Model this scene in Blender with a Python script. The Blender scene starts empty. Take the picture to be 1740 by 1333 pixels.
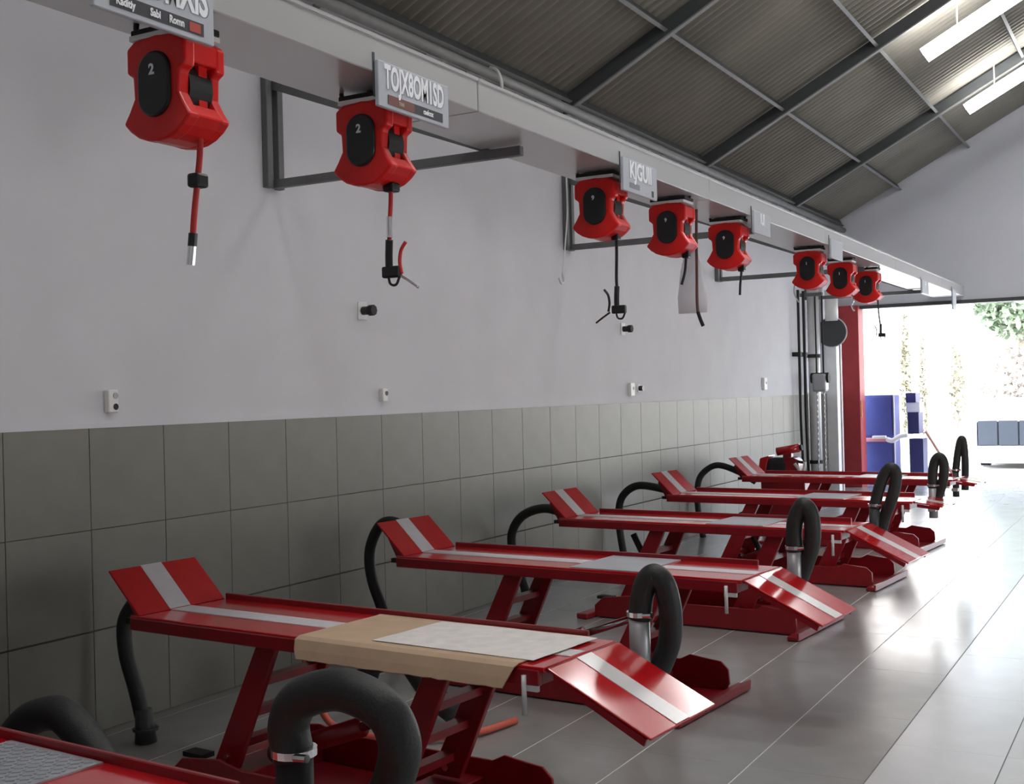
import bpy, bmesh, math, random
from mathutils import Vector, Matrix

random.seed(7)
scene = bpy.context.scene
COL = scene.collection

# ------------------------------------------------------------------ camera
YAW, PITCH, ROLL = 0.5071, 0.0015, -0.0251
cy, sy, cp, sp = math.cos(YAW), math.sin(YAW), math.cos(PITCH), math.sin(PITCH)
fwd = Vector((-sy * cp, cy * cp, sp))
rgt = Vector((cy, sy, 0.0))
upv = rgt.cross(fwd)
r2 = rgt * math.cos(ROLL) + upv * math.sin(ROLL)
u2 = upv * math.cos(ROLL) - rgt * math.sin(ROLL)
cam_data = bpy.data.cameras.new('camera')
cam_data.sensor_width = 36.0
cam_data.lens = 36.0 * 2031.3 / 1740.0
cam_data.clip_start = 0.05
cam_data.clip_end = 300
cam = bpy.data.objects.new('camera', cam_data)
COL.objects.link(cam)
m = Matrix((r2, u2, -fwd)).transposed().to_4x4()
m.translation = Vector((4.735, 0.0, 1.632))
cam.matrix_world = m
scene.camera = cam

# ------------------------------------------------------------------ world, sun, exposure
SKY_STRENGTH = 1.6
SUN_STRENGTH = 8.0
LAMP_STRENGTH = 22.0
world = bpy.data.worlds.new('sky')
scene.world = world
world.use_nodes = True
wn = world.node_tree
sky = wn.nodes.new('ShaderNodeTexSky')
sky.sky_type = 'NISHITA'
sky.sun_disc = False
sky.sun_elevation = math.radians(38)
sky.sun_rotation = math.radians(150)
sky.air_density = 1.0
sky.dust_density = 3.0
sky.ozone_density = 1.0
hsv = wn.nodes.new('ShaderNodeHueSaturation')
hsv.inputs['Saturation'].default_value = 0.45
wn.links.new(sky.outputs[0], hsv.inputs['Color'])
wn.links.new(hsv.outputs[0], wn.nodes['Background'].inputs[0])
wn.nodes['Background'].inputs[1].default_value = SKY_STRENGTH

sun_data = bpy.data.lights.new('sun', 'SUN')
sun_data.energy = SUN_STRENGTH
sun_data.angle = math.radians(2.0)
sun_data.color = (1.0, 0.96, 0.9)
sun = bpy.data.objects.new('sun', sun_data)
COL.objects.link(sun)
sun.location = (12, -20, 30)
sun.rotation_euler = Vector((-0.35, 0.62, -0.80)).to_track_quat('-Z', 'Y').to_euler()

vs = scene.view_settings
vs.view_transform = 'Standard'
vs.look = 'None'
vs.exposure = 0.10
vs.gamma = 1.0
vs.use_curve_mapping = False

# ------------------------------------------------------------------ materials
MATS = {}
def mat(name, col, rough=0.5, metal=0.0, spec=0.5, noise=0.0, nscale=8.0, bump=0.0, bscale=40.0,
        coat=0.0, emit=None, estr=0.0, alpha=1.0, rnoise=0.0):
    mt = bpy.data.materials.new(name)
    mt.use_nodes = True
    nt = mt.node_tree
    b = nt.nodes['Principled BSDF']
    b.inputs['Base Color'].default_value = (*col, 1)
    b.inputs['Roughness'].default_value = rough
    b.inputs['Metallic'].default_value = metal
    b.inputs['Specular IOR Level'].default_value = spec
    b.inputs['Coat Weight'].default_value = coat
    b.inputs['Coat Roughness'].default_value = 0.12
    if emit:
        b.inputs['Emission Color'].default_value = (*emit, 1)
        b.inputs['Emission Strength'].default_value = estr
    tc = None
    if noise or bump or rnoise:
        tc = nt.nodes.new('ShaderNodeTexCoord')
    if noise:
        n = nt.nodes.new('ShaderNodeTexNoise')
        n.inputs['Scale'].default_value = nscale
        n.inputs['Detail'].default_value = 5
        nt.links.new(tc.outputs['Object'], n.inputs['Vector'])
        r = nt.nodes.new('ShaderNodeValToRGB')
        r.color_ramp.elements[0].position = 0.3
        r.color_ramp.elements[1].position = 0.7
        r.color_ramp.elements[0].color = (*[c * (1 - noise) for c in col], 1)
        r.color_ramp.elements[1].color = (*[min(1, c * (1 + noise)) for c in col], 1)
        nt.links.new(n.outputs['Fac'], r.inputs['Fac'])
        nt.links.new(r.outputs['Color'], b.inputs['Base Color'])
    if rnoise:
        n = nt.nodes.new('ShaderNodeTexNoise')
        n.inputs['Scale'].default_value = 3.0
        n.inputs['Detail'].default_value = 4
        nt.links.new(tc.outputs['Object'], n.inputs['Vector'])
        mr = nt.nodes.new('ShaderNodeMapRange')
        mr.inputs['To Min'].default_value = max(0.02, rough - rnoise)
        mr.inputs['To Max'].default_value = min(1, rough + rnoise)
        nt.links.new(n.outputs['Fac'], mr.inputs['Value'])
        nt.links.new(mr.outputs['Result'], b.inputs['Roughness'])
    if bump:
        n = nt.nodes.new('ShaderNodeTexNoise')
        n.inputs['Scale'].default_value = bscale
        n.inputs['Detail'].default_value = 4
        nt.links.new(tc.outputs['Object'], n.inputs['Vector'])
        bp = nt.nodes.new('ShaderNodeBump')
        bp.inputs['Strength'].default_value = bump
        bp.inputs['Distance'].default_value = 0.01
        nt.links.new(n.outputs['Fac'], bp.inputs['Height'])
        nt.links.new(bp.outputs['Normal'], b.inputs['Normal'])
    MATS[name] = mt
    return mt

mat('plaster', (0.66, 0.66, 0.69), 0.75, noise=0.03, nscale=2.5, bump=0.04, bscale=60)
mat('gable_plaster', (0.68, 0.69, 0.74), 0.8, noise=0.03, nscale=1.5)
mat('wall_tile', (0.22, 0.215, 0.19), 0.46, noise=0.05, nscale=6, rnoise=0.06)
mat('wall_grout', (0.10, 0.098, 0.085), 0.9)
mat('floor_dark', (0.30, 0.295, 0.29), 0.22, noise=0.07, nscale=4, rnoise=0.07)
mat('floor_light', (0.62, 0.62, 0.63), 0.22, noise=0.04, nscale=4, rnoise=0.05)
mat('floor_grout', (0.72, 0.71, 0.68), 0.9)
mat('grout_dark', (0.16, 0.16, 0.17), 0.9)
mat('roof_sheet', (0.225, 0.21, 0.175), 0.6, noise=0.15, nscale=1.2)
mat('steel_dark', (0.055, 0.06, 0.062), 0.5, noise=0.1)
mat('purlin_steel', (0.22, 0.22, 0.215), 0.5, noise=0.1)
mat('beam_metal', (0.60, 0.60, 0.60), 0.30, metal=0.45)
mat('bracket_steel', (0.13, 0.135, 0.135), 0.5, noise=0.1)
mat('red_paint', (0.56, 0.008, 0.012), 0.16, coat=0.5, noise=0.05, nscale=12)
mat('red_frame_shaded', (0.25, 0.006, 0.012), 0.35, coat=0.15, noise=0.12, nscale=10)  # same red as the decks, darkened to paint in the shade below them
mat('red_column', (0.36, 0.025, 0.03), 0.5, noise=0.08)
mat('red_plastic', (0.74, 0.012, 0.010), 0.34, spec=0.4)
mat('red_hose', (0.55, 0.03, 0.025), 0.5)
mat('orange_hose', (0.65, 0.13, 0.08), 0.5)
mat('white_stripe', (0.66, 0.63, 0.66), 0.45, noise=0.05, nscale=20)
mat('white_gloss', (0.80, 0.76, 0.77), 0.2, coat=0.4)
mat('tread_metal', (0.50, 0.52, 0.56), 0.35, metal=0.5, noise=0.1, nscale=30)
mat('plate_grey', (0.48, 0.49, 0.53), 0.4, metal=0.2, noise=0.05)
mat('rubber', (0.014, 0.015, 0.015), 0.55, bump=0.15, bscale=120)
mat('black_plastic', (0.012, 0.013, 0.014), 0.35)
mat('black_matte', (0.012, 0.012, 0.012), 0.7)
mat('chrome', (0.75, 0.75, 0.76), 0.2, metal=1.0)
mat('galvanised', (0.70, 0.70, 0.71), 0.4, metal=0.25, noise=0.06)
mat('grey_cuff', (0.42, 0.43, 0.44), 0.4, metal=0.4)
mat('dark_cuff', (0.05, 0.053, 0.055), 0.5)
mat('card', (0.56, 0.40, 0.27), 0.85, noise=0.07, nscale=9)
mat('paper', (0.80, 0.76, 0.73), 0.8, noise=0.07, nscale=18, bump=0.5, bscale=9)
mat('sign_silver', (0.50, 0.53, 0.58), 0.45, metal=0.15)
mat('sign_white', (0.92, 0.93, 0.96), 0.5)
mat('sign_dark', (0.05, 0.048, 0.055), 0.5)
mat('sign_shadow', (0.24, 0.25, 0.29), 0.5)
mat('sign_brown', (0.20, 0.075, 0.06), 0.5)
mat('sign_tan', (0.42, 0.33, 0.27), 0.5)
mat('sign_red', (0.45, 0.07, 0.05), 0.5)
mat('socket_white', (0.82, 0.82, 0.80), 0.4)
mat('lamp_tube', (0.9, 0.9, 0.9), 0.4, emit=(1.0, 0.99, 0.98), estr=LAMP_STRENGTH)
mat('lamp_body', (0.8, 0.8, 0.8), 0.5)
mat('white_cloth', (0.93, 0.94, 0.96), 0.8)
mat('brown_strap', (0.16, 0.07, 0.06), 0.7)
mat('brass', (0.75, 0.52, 0.2), 0.3, metal=1.0)
mat('blue_paint', (0.055, 0.075, 0.30), 0.45, noise=0.08, nscale=5)
mat('navy_paint', (0.03, 0.03, 0.12), 0.5)
mat('pink_rag', (0.72, 0.32, 0.36), 0.8)
mat('wood_pole', (0.42, 0.20, 0.15), 0.7)
mat('yard', (0.62, 0.61, 0.59), 0.8, noise=0.05, nscale=0.6)
mat('house_white', (0.90, 0.89, 0.87), 0.8)
mat('leaf', (0.21, 0.28, 0.19), 0.7, noise=0.3, nscale=1.5)
mat('leaf_pale', (0.29, 0.285, 0.21), 0.7, noise=0.25, nscale=2)
mat('leaf_pink', (0.33, 0.30, 0.275), 0.7, noise=0.2, nscale=2)
mat('bark', (0.2, 0.19, 0.15), 0.9, noise=0.2)
mat('truck_grey', (0.07, 0.085, 0.105), 0.5)
mat('truck_white', (0.85, 0.85, 0.86), 0.5)
mat('concrete', (0.36, 0.35, 0.34), 0.9, noise=0.1)

# thin translucent plastic for the bag
bagm = bpy.data.materials.new('bag_plastic')
bagm.use_nodes = True
bn = bagm.node_tree
tl_ = bn.nodes.new('ShaderNodeBsdfTranslucent')
tl_.inputs['Color'].default_value = (0.95, 0.96, 0.98, 1)
mx_ = bn.nodes.new('ShaderNodeMixShader')
bn.nodes['Principled BSDF'].inputs['Base Color'].default_value = (0.93, 0.94, 0.96, 1)
bn.links.new(bn.nodes['Principled BSDF'].outputs[0], mx_.inputs[1])
bn.links.new(tl_.outputs[0], mx_.inputs[2])
mx_.inputs[0].default_value = 0.5
bn.links.new(mx_.outputs[0], bn.nodes['Material Output'].inputs['Surface'])
MATS['bag_plastic'] = bagm

# ------------------------------------------------------------------ mesh helpers
def obj(name, bm, material, parent=None, smooth=False, bevel=0.0, seg=1):
    me = bpy.data.meshes.new(name)
    bmesh.ops.recalc_face_normals(bm, faces=bm.faces[:])
    if smooth:
        for f in bm.faces:
            f.smooth = True
    bm.to_mesh(me)
    bm.free()
    me.materials.append(MATS[material])
    o = bpy.data.objects.new(name, me)
    COL.objects.link(o)
    if parent is not None:
        o.parent = parent
    if bevel:
        md = o.modifiers.new('bevel', 'BEVEL')
        md.width = bevel
        md.segments = seg
        md.limit_method = 'ANGLE'
        md.angle_limit = math.radians(40)
        md.harden_normals = False
    return o

def tag(o, label=None, cat=None, group=None, kind=None):
    if label: o['label'] = label
    if cat: o['category'] = cat
    if group: o['group'] = group
    if kind: o['kind'] = kind
    return o

def thing(name, loc, label, cat, group=None, rz=0.0):
    o = bpy.data.objects.new(name, None)
    o.empty_display_size = 0.05
    COL.objects.link(o)
    o.location = loc
    o.rotation_euler = (0, 0, rz)
    return tag(o, label, cat, group)

def box(bm, x0, x1, y0, y1, z0, z1, mtx=None):
    vs_ = [Vector((x, y, z)) for z in (z0, z1) for y in (y0, y1) for x in (x0, x1)]
    if mtx is not None:
        vs_ = [mtx @ v for v in vs_]
    v = [bm.verts.new(p) for p in vs_]
    for f in ((0, 1, 3, 2), (4, 6, 7, 5), (0, 4, 5, 1), (2, 3, 7, 6), (0, 2, 6, 4), (1, 5, 7, 3)):
        bm.faces.new([v[i] for i in f])
    return bm

def bx(*a, **k):
    return box(bmesh.new(), *a, **k)

def prism(bm, poly, axis, lo, hi):
    """extrude 2-D polygon; axis 'y': poly=(x,z); 'x': poly=(y,z); 'z': poly=(x,y)"""
    def P(a, b, t):
        return {'y': (a, t, b), 'x': (t, a, b), 'z': (a, b, t)}[axis]
    A = [bm.verts.new(P(a, b, lo)) for a, b in poly]
    B = [bm.verts.new(P(a, b, hi)) for a, b in poly]
    bm.faces.new(A)
    bm.faces.new(B[::-1])
    n = len(poly)
    for i in range(n):
        bm.faces.new((A[i], B[i], B[(i + 1) % n], A[(i + 1) % n]))
    return bm

def pr(*a):
    return prism(bmesh.new(), *a)

def bar(bm, a, b, w, h, up=Vector((0, 0, 1))):
    """rectangular bar from a to b; w = sideways, h = along up"""
    a, b = Vector(a), Vector(b)
    d = (b - a)
    L = d.length
    d.normalize()
    s = d.cross(up).normalized()
    u = s.cross(d).normalized()
    mt = Matrix((s, d, u)).transposed().to_4x4()
    mt.translation = a
    return box(bm, -w / 2, w / 2, 0, L, -h / 2, h / 2, mt)

def spline(pts, n=8):
    P = [Vector(p) for p in pts]
    P = [P[0] * 2 - P[1]] + P + [P[-1] * 2 - P[-2]]
    out = []
    for i in range(1, len(P) - 2):
        p0, p1, p2, p3 = P[i - 1], P[i], P[i + 1], P[i + 2]
        for k in range(n):
            t = k / n
            out.append(0.5 * ((2 * p1) + (p2 - p0) * t + (2 * p0 - 5 * p1 + 4 * p2 - p3) * t * t
                              + (3 * p1 - p0 - 3 * p2 + p3) * t ** 3))
    out.append(P[-2])
    return out

def tube(bm, pts, r, seg=10, n=8, smooth_path=True, ribs=False):
    P = spline(pts, n) if smooth_path else [Vector(p) for p in pts]
    T = []
    for i in range(len(P)):
        a = P[max(0, i - 1)]
        b = P[min(len(P) - 1, i + 1)]
        T.append((b - a).normalized())
    nrm = T[0].orthogonal().normalized()
    rings = []
    for i, p in enumerate(P):
        if i:
            q = T[i - 1].rotation_difference(T[i])
            nrm = (q @ nrm)
            nrm = (nrm - T[i] * nrm.dot(T[i])).normalized()
        bi = T[i].cross(nrm)
        rr = r(i / (len(P) - 1)) if callable(r) else r
        if ribs and i % 2:
            rr *= 0.93
        rings.append([bm.verts.new(p + (nrm * math.cos(2 * math.pi * k / seg) + bi * math.sin(2 * math.pi * k / seg)) * rr)
                      for k in range(seg)])
    for A, B in zip(rings, rings[1:]):
        for k in range(seg):
            bm.faces.new((A[k], A[(k + 1) % seg], B[(k + 1) % seg], B[k]))
    bm.faces.new(rings[0][::-1])
    bm.faces.new(rings[-1])
    return bm

def tb(*a, **k):
    return tube(bmesh.new(), *a, **k)

def cyl(bm, a, b, r, seg=16):
    return tube(bm, [a, b], r, seg, smooth_path=False)

def ellipsoid(bm, c, rx, ry, rz, u=12, v=8):
    bmesh.ops.create_uvsphere(bm, u_segments=u, v_segments=v, radius=1.0,
                              matrix=Matrix.Translation(c) @ Matrix.Diagonal((rx, ry, rz, 1)))
    return bm

def text_mesh(name, body, size, material, parent, mtx, extrude=0.002, xscale=1.0, align='CENTER'):
    cu = bpy.data.curves.new('t', 'FONT')
    cu.body = body
    cu.size = size
    cu.extrude = extrude
    cu.offset = size * 0.035
    cu.align_x = align
    cu.align_y = 'CENTER'
    cu.resolution_u = 3
    to = bpy.data.objects.new('t', cu)
    COL.objects.link(to)
    bpy.context.view_layer.update()
    me = bpy.data.meshes.new_from_object(to.evaluated_get(bpy.context.evaluated_depsgraph_get()))
    bpy.data.objects.remove(to)
    bpy.data.curves.remove(cu)
    me.transform(mtx @ Matrix.Diagonal((xscale, 1, 1, 1)))
    me.materials.clear()
    me.materials.append(MATS[material])
    o = bpy.data.objects.new(name, me)
    COL.objects.link(o)
    o.parent = parent
    return o

def copy_tree(o, parent=None):
    c = o.copy()
    COL.objects.link(c)
    c.parent = parent
    for ch in list(o.children):
        copy_tree(ch, c)
    return c

# ------------------------------------------------------------------ the shell
YN, YF = -3.0, 19.5          # near and far ends of the hall
XR = 10.8                    # right wall
RZ0, RS = 4.285, 0.528       # roof: z = RZ0 + RS * x
RIDGE = XR / 2
def roof_z(x):
    return RZ0 + RS * (x if x <= RIDGE else XR - x)

# floor with tiles
floor = tag(obj('floor', bx(-0.2, XR + 0.2, YN, YF + 0.02, -0.12, -0.0012), 'floor_grout'), kind='structure')
light_bed = tag(obj('grout_bed', bx(3.575, XR, YN, YF, -0.0012, -0.0009), 'grout_dark', floor))

def tile_mesh(name, w, l, th, e, material):
    bm = bmesh.new()
    lo = [(0, 0), (w, 0), (w, l), (0, l)]
    hi = [(e, e), (w - e, e), (w - e, l - e), (e, l - e)]
    A = [bm.verts.new((x, y, -th)) for x, y in lo]
    M_ = [bm.verts.new((x, y, -e * 0.6)) for x, y in lo]
    B = [bm.verts.new((x, y, 0)) for x, y in hi]
    bm.faces.new(B)
    for i in range(4):
        j = (i + 1) % 4
        bm.faces.new((A[i], A[j], M_[j], M_[i]))
        bm.faces.new((M_[i], M_[j], B[j], B[i]))
    me = bpy.data.meshes.new(name)
    bmesh.ops.recalc_face_normals(bm, faces=bm.faces[:])
    bm.to_mesh(me)
    bm.free()
    me.materials.append(MATS[material])
    return me

def put(name, me, parent, mtx):
    o = bpy.data.objects.new(name, me)
    COL.objects.link(o)
    o.parent = parent
    o.matrix_local = mtx
    return o

TX = 0.4965
dk = tile_mesh('floor_tile', TX - 0.006, 0.998, 0.0011, 0.0006, 'floor_dark')
lt = tile_mesh('floor_tile_pale', 0.474 - 0.005, 0.998, 0.0008, 0.0005, 'floor_light')
for c in range(7):
    x = 3.58 - TX * (c + 1) + 0.003
    for r in range(18):
        put('tile', dk, floor, Matrix.Translation((x, 1.995 + r * 1.0, 0.0)))
fill = tile_mesh('floor_tile_cut', 0.098, 0.998, 0.0011, 0.0006, 'floor_dark')
for r in range(18):
    put('tile', fill, floor, Matrix.Translation((0.003, 1.995 + r, 0.0)))
for c in range(8):
    x = 3.58 + 0.474 * c + 0.0025
    for r in range(15):
        put('tile', lt, floor, Matrix.Translation((x, 4.565 + r * 1.0, 0.0)))
bm = bmesh.new()
for c in range(15):
    x = 3.58 + 0.474 * c + 0.0025
    for r in range(-3, 20):
        if c >= 8 or r < 4 or r > 18:
            y0, y1 = max(YN, r + 0.565), min(YF, r + 1.56)
            if y1 - y0 > 0.05:
                box(bm, x, x + 0.469, y0, y1, -0.0008, 0.0)
tag(obj('tiling', bm, 'floor_light', floor), kind='stuff')
bm = bmesh.new()
for c in range(7):
    x = 3.58 - TX * (c + 1) + 0.003
    for r in range(-3, 2):
        box(bm, x, x + 0.4905, r, r + 0.993, -0.0011, 0.0)
tag(obj('tiling', bm, 'floor_dark', floor), kind='stuff')

# left wall: white plaster above, three courses of tiles below
DADO = 1.512
wall = tag(obj('wall_left', bx(-0.25, 0.0, YN, YF, 0.0, RZ0 - 0.02), 'plaster'), kind='structure')
obj('grout_bed', bx(0.0, 0.004, YN, YF, 0.0, DADO - 0.002), 'wall_grout', wall)
T = 0.5
wt = tile_mesh('wall_tile', T - 0.004, T - 0.004, 0.006, 0.0015, 'wall_tile')
wt_top = tile_mesh('wall_tile_top', T - 0.004, DADO - 2 * T - 0.008, 0.006, 0.0015, 'wall_tile')
face = Matrix(((0, 0, 1, 0), (1, 0, 0, 0), (0, 1, 0, 0), (0, 0, 0, 1)))
for n in range(-3, 31):
    y = 4.169 + n * T + 0.002
    for r in range(3):
        w_me = wt_top if r == 2 else wt
        if y + T > YF:
            continue
        mt = Matrix.Translation((0.010, y, 0.002 + r * T + (0.006 if r else 0.0))) @ face
        put('tile', w_me, wall, mt)
# narrow white ledge on top of the tiles
obj('ledge', bx(0.0, 0.012, YN, YF, DADO, DADO + 0.022), 'plaster', wall)
# cleats along the wall head
for i in range(22):
    y = 7.2 + i * 0.56
    obj('cleat', bx(0.0, 0.10, y, y + 0.22, 3.95, 4.08), 'purlin_steel', wall)

# right wall with an added opening that brings daylight onto lower wall and floor
poly = [(YN, 0), (4.6, 0), (4.6, 2.6), (6.6, 2.6), (6.6, 0), (YF, 0), (YF, RZ0), (YN, RZ0)]
tag(obj('wall_right', pr(poly, 'x', XR, XR + 0.25), 'plaster'), kind='structure')
bm = pr([(-0.25, 0), (XR + 0.25, 0), (XR + 0.25, RZ0), (RIDGE, roof_z(RIDGE)), (-0.25, RZ0)], 'y', YN - 0.2, YN)
tag(obj('wall_near', bm, 'plaster'), kind='structure')
# far gable with the wide doorway
DH, DX0, DX1 = 2.905, 0.33, 8.2
poly = [(-0.25, 0), (DX0 - 0.02, 0), (DX0 - 0.02, DH), (DX1, DH), (DX1, 0), (XR + 0.25, 0), (XR + 0.25, RZ0), (RIDGE, roof_z(RIDGE) - 0.03), (-0.25, RZ0)]
tag(obj('wall_far', pr(poly, 'y', YF, YF + 0.22), 'gable_plaster'), kind='structure')
tag(obj('trim_1', bx(DX0 - 0.05, DX1, YF - 0.03, YF + 0.25, DH - 0.055, DH), 'steel_dark'), kind='structure')
jamb = tag(obj('trim_2', bx(0.012, DX0, YF - 0.16, YF + 0.2, 0.0, DH), 'red_column', bevel=0.006), kind='structure')
obj('hinge', bx(DX0 - 0.005, DX0 + 0.012, YF - 0.12, YF - 0.08, 1.12, 1.38), 'brass', jamb)

# roof: corrugated sheets
def corrugated(name, x0, x1):
    bm = bmesh.new()
    per, amp, k = 0.125, 0.030, 8
    n = int((YF + 0.2 - YN) / per * k)
    rows = []
    for i in range(n + 1):
        y = YN + i * per / k
        dz = amp * math.sin(2 * math.pi * i / k)
        rows.append([bm.verts.new((x, y, roof_z(x) + 0.03 + dz)) for x in (x0, (x0 + x1) / 2, x1)])
    for A, B in zip(rows, rows[1:]):
        for j in range(2):
            bm.faces.new((A[j], A[j + 1], B[j + 1], B[j]))
    for f in bm.faces:
        f.smooth = True
    return obj(name, bm, 'roof_sheet', smooth=True)
ceil = tag(corrugated('ceiling', -0.3, RIDGE), kind='structure')
ceil2 = tag(corrugated('ceiling', RIDGE, XR + 0.3), kind='structure')
# opaque weather skin above the sheets
tag(obj('roof_skin', pr([(-0.35, RZ0 - 0.10), (RIDGE, roof_z(RIDGE) + 0.09), (XR + 0.35, RZ0 - 0.10), (XR + 0.35, RZ0 + 0.1), (RIDGE, roof_z(RIDGE) + 0.3), (-0.35, RZ0 + 0.1)], 'y', YN - 0.2, YF + 0.25), 'roof_sheet', ceil))
ang = math.atan(RS)
cs, sn = math.cos(ang), math.sin(ang)
for y in (-1.0, 2.5, 6.05, 9.58, 13.05, 16.7):
    for side, par in ((0, ceil), (1, ceil2)):
        f = (lambda x: x) if side == 0 else (lambda x: XR - x)
        a = (f(0.02), y, roof_z(0.02) - 0.105)
        b = (f(RIDGE), y, roof_z(RIDGE) - 0.105)
        o = obj('rafter', bar(bmesh.new(), a, b, 0.035, 0.14), 'steel_dark', par)
        a = (f(0.02), y, roof_z(0.02) - 0.178)
        b = (f(RIDGE), y, roof_z(RIDGE) - 0.178)
        obj('flange', bar(bmesh.new(), a, b, 0.055, 0.014), 'purlin_steel', o)
for i, x in enumerate((0.06, 0.975, 2.0, 3.07, 4.1, 5.1)):
    for side, par in ((0, ceil), (1, ceil2)):
        xx = x if side == 0 else XR - x
        z = roof_z(xx) - 0.040
        u_ = Vector((-sn if side == 0 else sn, 0, cs))
        p_ = obj('purlin', bar(bmesh.new(), (xx, YN, z - 0.02), (xx, YF, z - 0.02), 0.018, 0.10, up=u_), 'steel_dark', par)
        d_ = u_ * -0.075
        obj('flange', bar(bmesh.new(), (xx + d_.x, YN, z + d_.z), (xx + d_.x, YF, z + d_.z), 0.035, 0.008, up=u_), 'purlin_steel', p_)
bm = tb([(0.10, YN, 4.135), (0.10, YF, 4.135)], 0.042, 10, smooth_path=False)
pipe = tag(obj('eaves_pipe', bm, 'purlin_steel', smooth=True), 'grey pipe running along the eaves just above the metal trunking', 'pipe')
obj('cable_tie', tb([(0.10, 8.12, 4.19), (0.17, 8.12, 4.15), (0.18, 8.16, 4.04), (0.12, 8.2, 3.97)], 0.014, 6), 'socket_white', pipe)

# ceiling lights: bright strips hung under the roof, parallel to the slope
LIGHT_Y = (16.36, 13.40, 10.45, 7.5, 4.55, 1.6)
ORD = ('first', 'second', 'third', 'fourth', 'fifth', 'sixth')
def strip(x0, x1, y, label):
    t = thing('ceiling_light', (x0, y, roof_z(x0) - 0.43), label, 'ceiling light', 'strip lights under the roof')
    dx = x1 - x0
    dz = roof_z(x1) - roof_z(x0)
    obj('housing', bar(bmesh.new(), (0.01, 0, 0.06), (dx - 0.01, 0, 0.06 + dz), 0.10, 0.05), 'lamp_body', t)
    obj('diffuser', bar(bmesh.new(), (0, 0, 0.0), (dx, 0, dz), 0.34, 0.07), 'lamp_tube', t)
    for u in (0.2, 0.8):
        obj('hanger', cyl(bmesh.new(), (dx * u, 0, dz * u + 0.05), (dx * u, 0, dz * u + 0.45), 0.008, 6), 'lamp_body', t)
for i, y in enumerate(LIGHT_Y):
    strip(2.455, 4.15, y, 'glowing white strip light, %s from the gable wall on this slope' % ORD[i])

# ------------------------------------------------------------------ overhead trunking
BX0, BX1, BZ0, BZ1 = 1.475, 1.91, 2.958, 3.106
tr = thing('service_trunking', (1.69, 0, BZ0), 'long brushed metal trunking running overhead the length of the wall', 'trunking')
joints = [YN, -1.5, 1.66, 4.83, 8.0, 11.17, 14.34, 17.5, YF]
for a, b in zip(joints, joints[1:]):
    bm = bx(BX0 - 1.69, BX1 - 1.69, a + 0.004, b - 0.004, 0, BZ1 - BZ0)
    obj('segment', bm, 'beam_metal', tr, bevel=0.004)
    obj('lip', bx(BX1 - 1.69 - 0.004, BX1 - 1.69 + 0.006, a + 0.004, b - 0.004, BZ1 - BZ0 - 0.006, BZ1 - BZ0 + 0.008), 'beam_metal', tr)

def wall_bracket(y, label):
    t = thing('wall_bracket', (0.0, y, 2.90), label, 'bracket', 'triangular wall brackets')
    obj('post', bx(0.0, 0.045, -0.075, -0.025, 0.0, 0.72), 'bracket_steel', t, bevel=0.003)
    obj('post', bx(0.0, 0.045, 0.025, 0.075, 0.0, 0.72), 'bracket_steel', t, bevel=0.003)
    obj('arm', bx(0.02, 1.72, -0.022, 0.022, 0.0, 0.05), 'bracket_steel', t, bevel=0.003)
    obj('strut', bar(bmesh.new(), (0.03, 0, 0.62), (1.52, 0, 0.055), 0.04, 0.045), 'bracket_steel', t)
wall_bracket(5.6, 'grey triangular wall bracket behind the second red reel')
wall_bracket(9.6, 'grey triangular wall bracket behind the third and fourth red reels')
wall_bracket(13.6, 'grey triangular wall bracket behind the fifth and sixth red reels')
wall_bracket(17.5, 'grey triangular wall bracket farthest along the wall, near the doorway')

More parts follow.
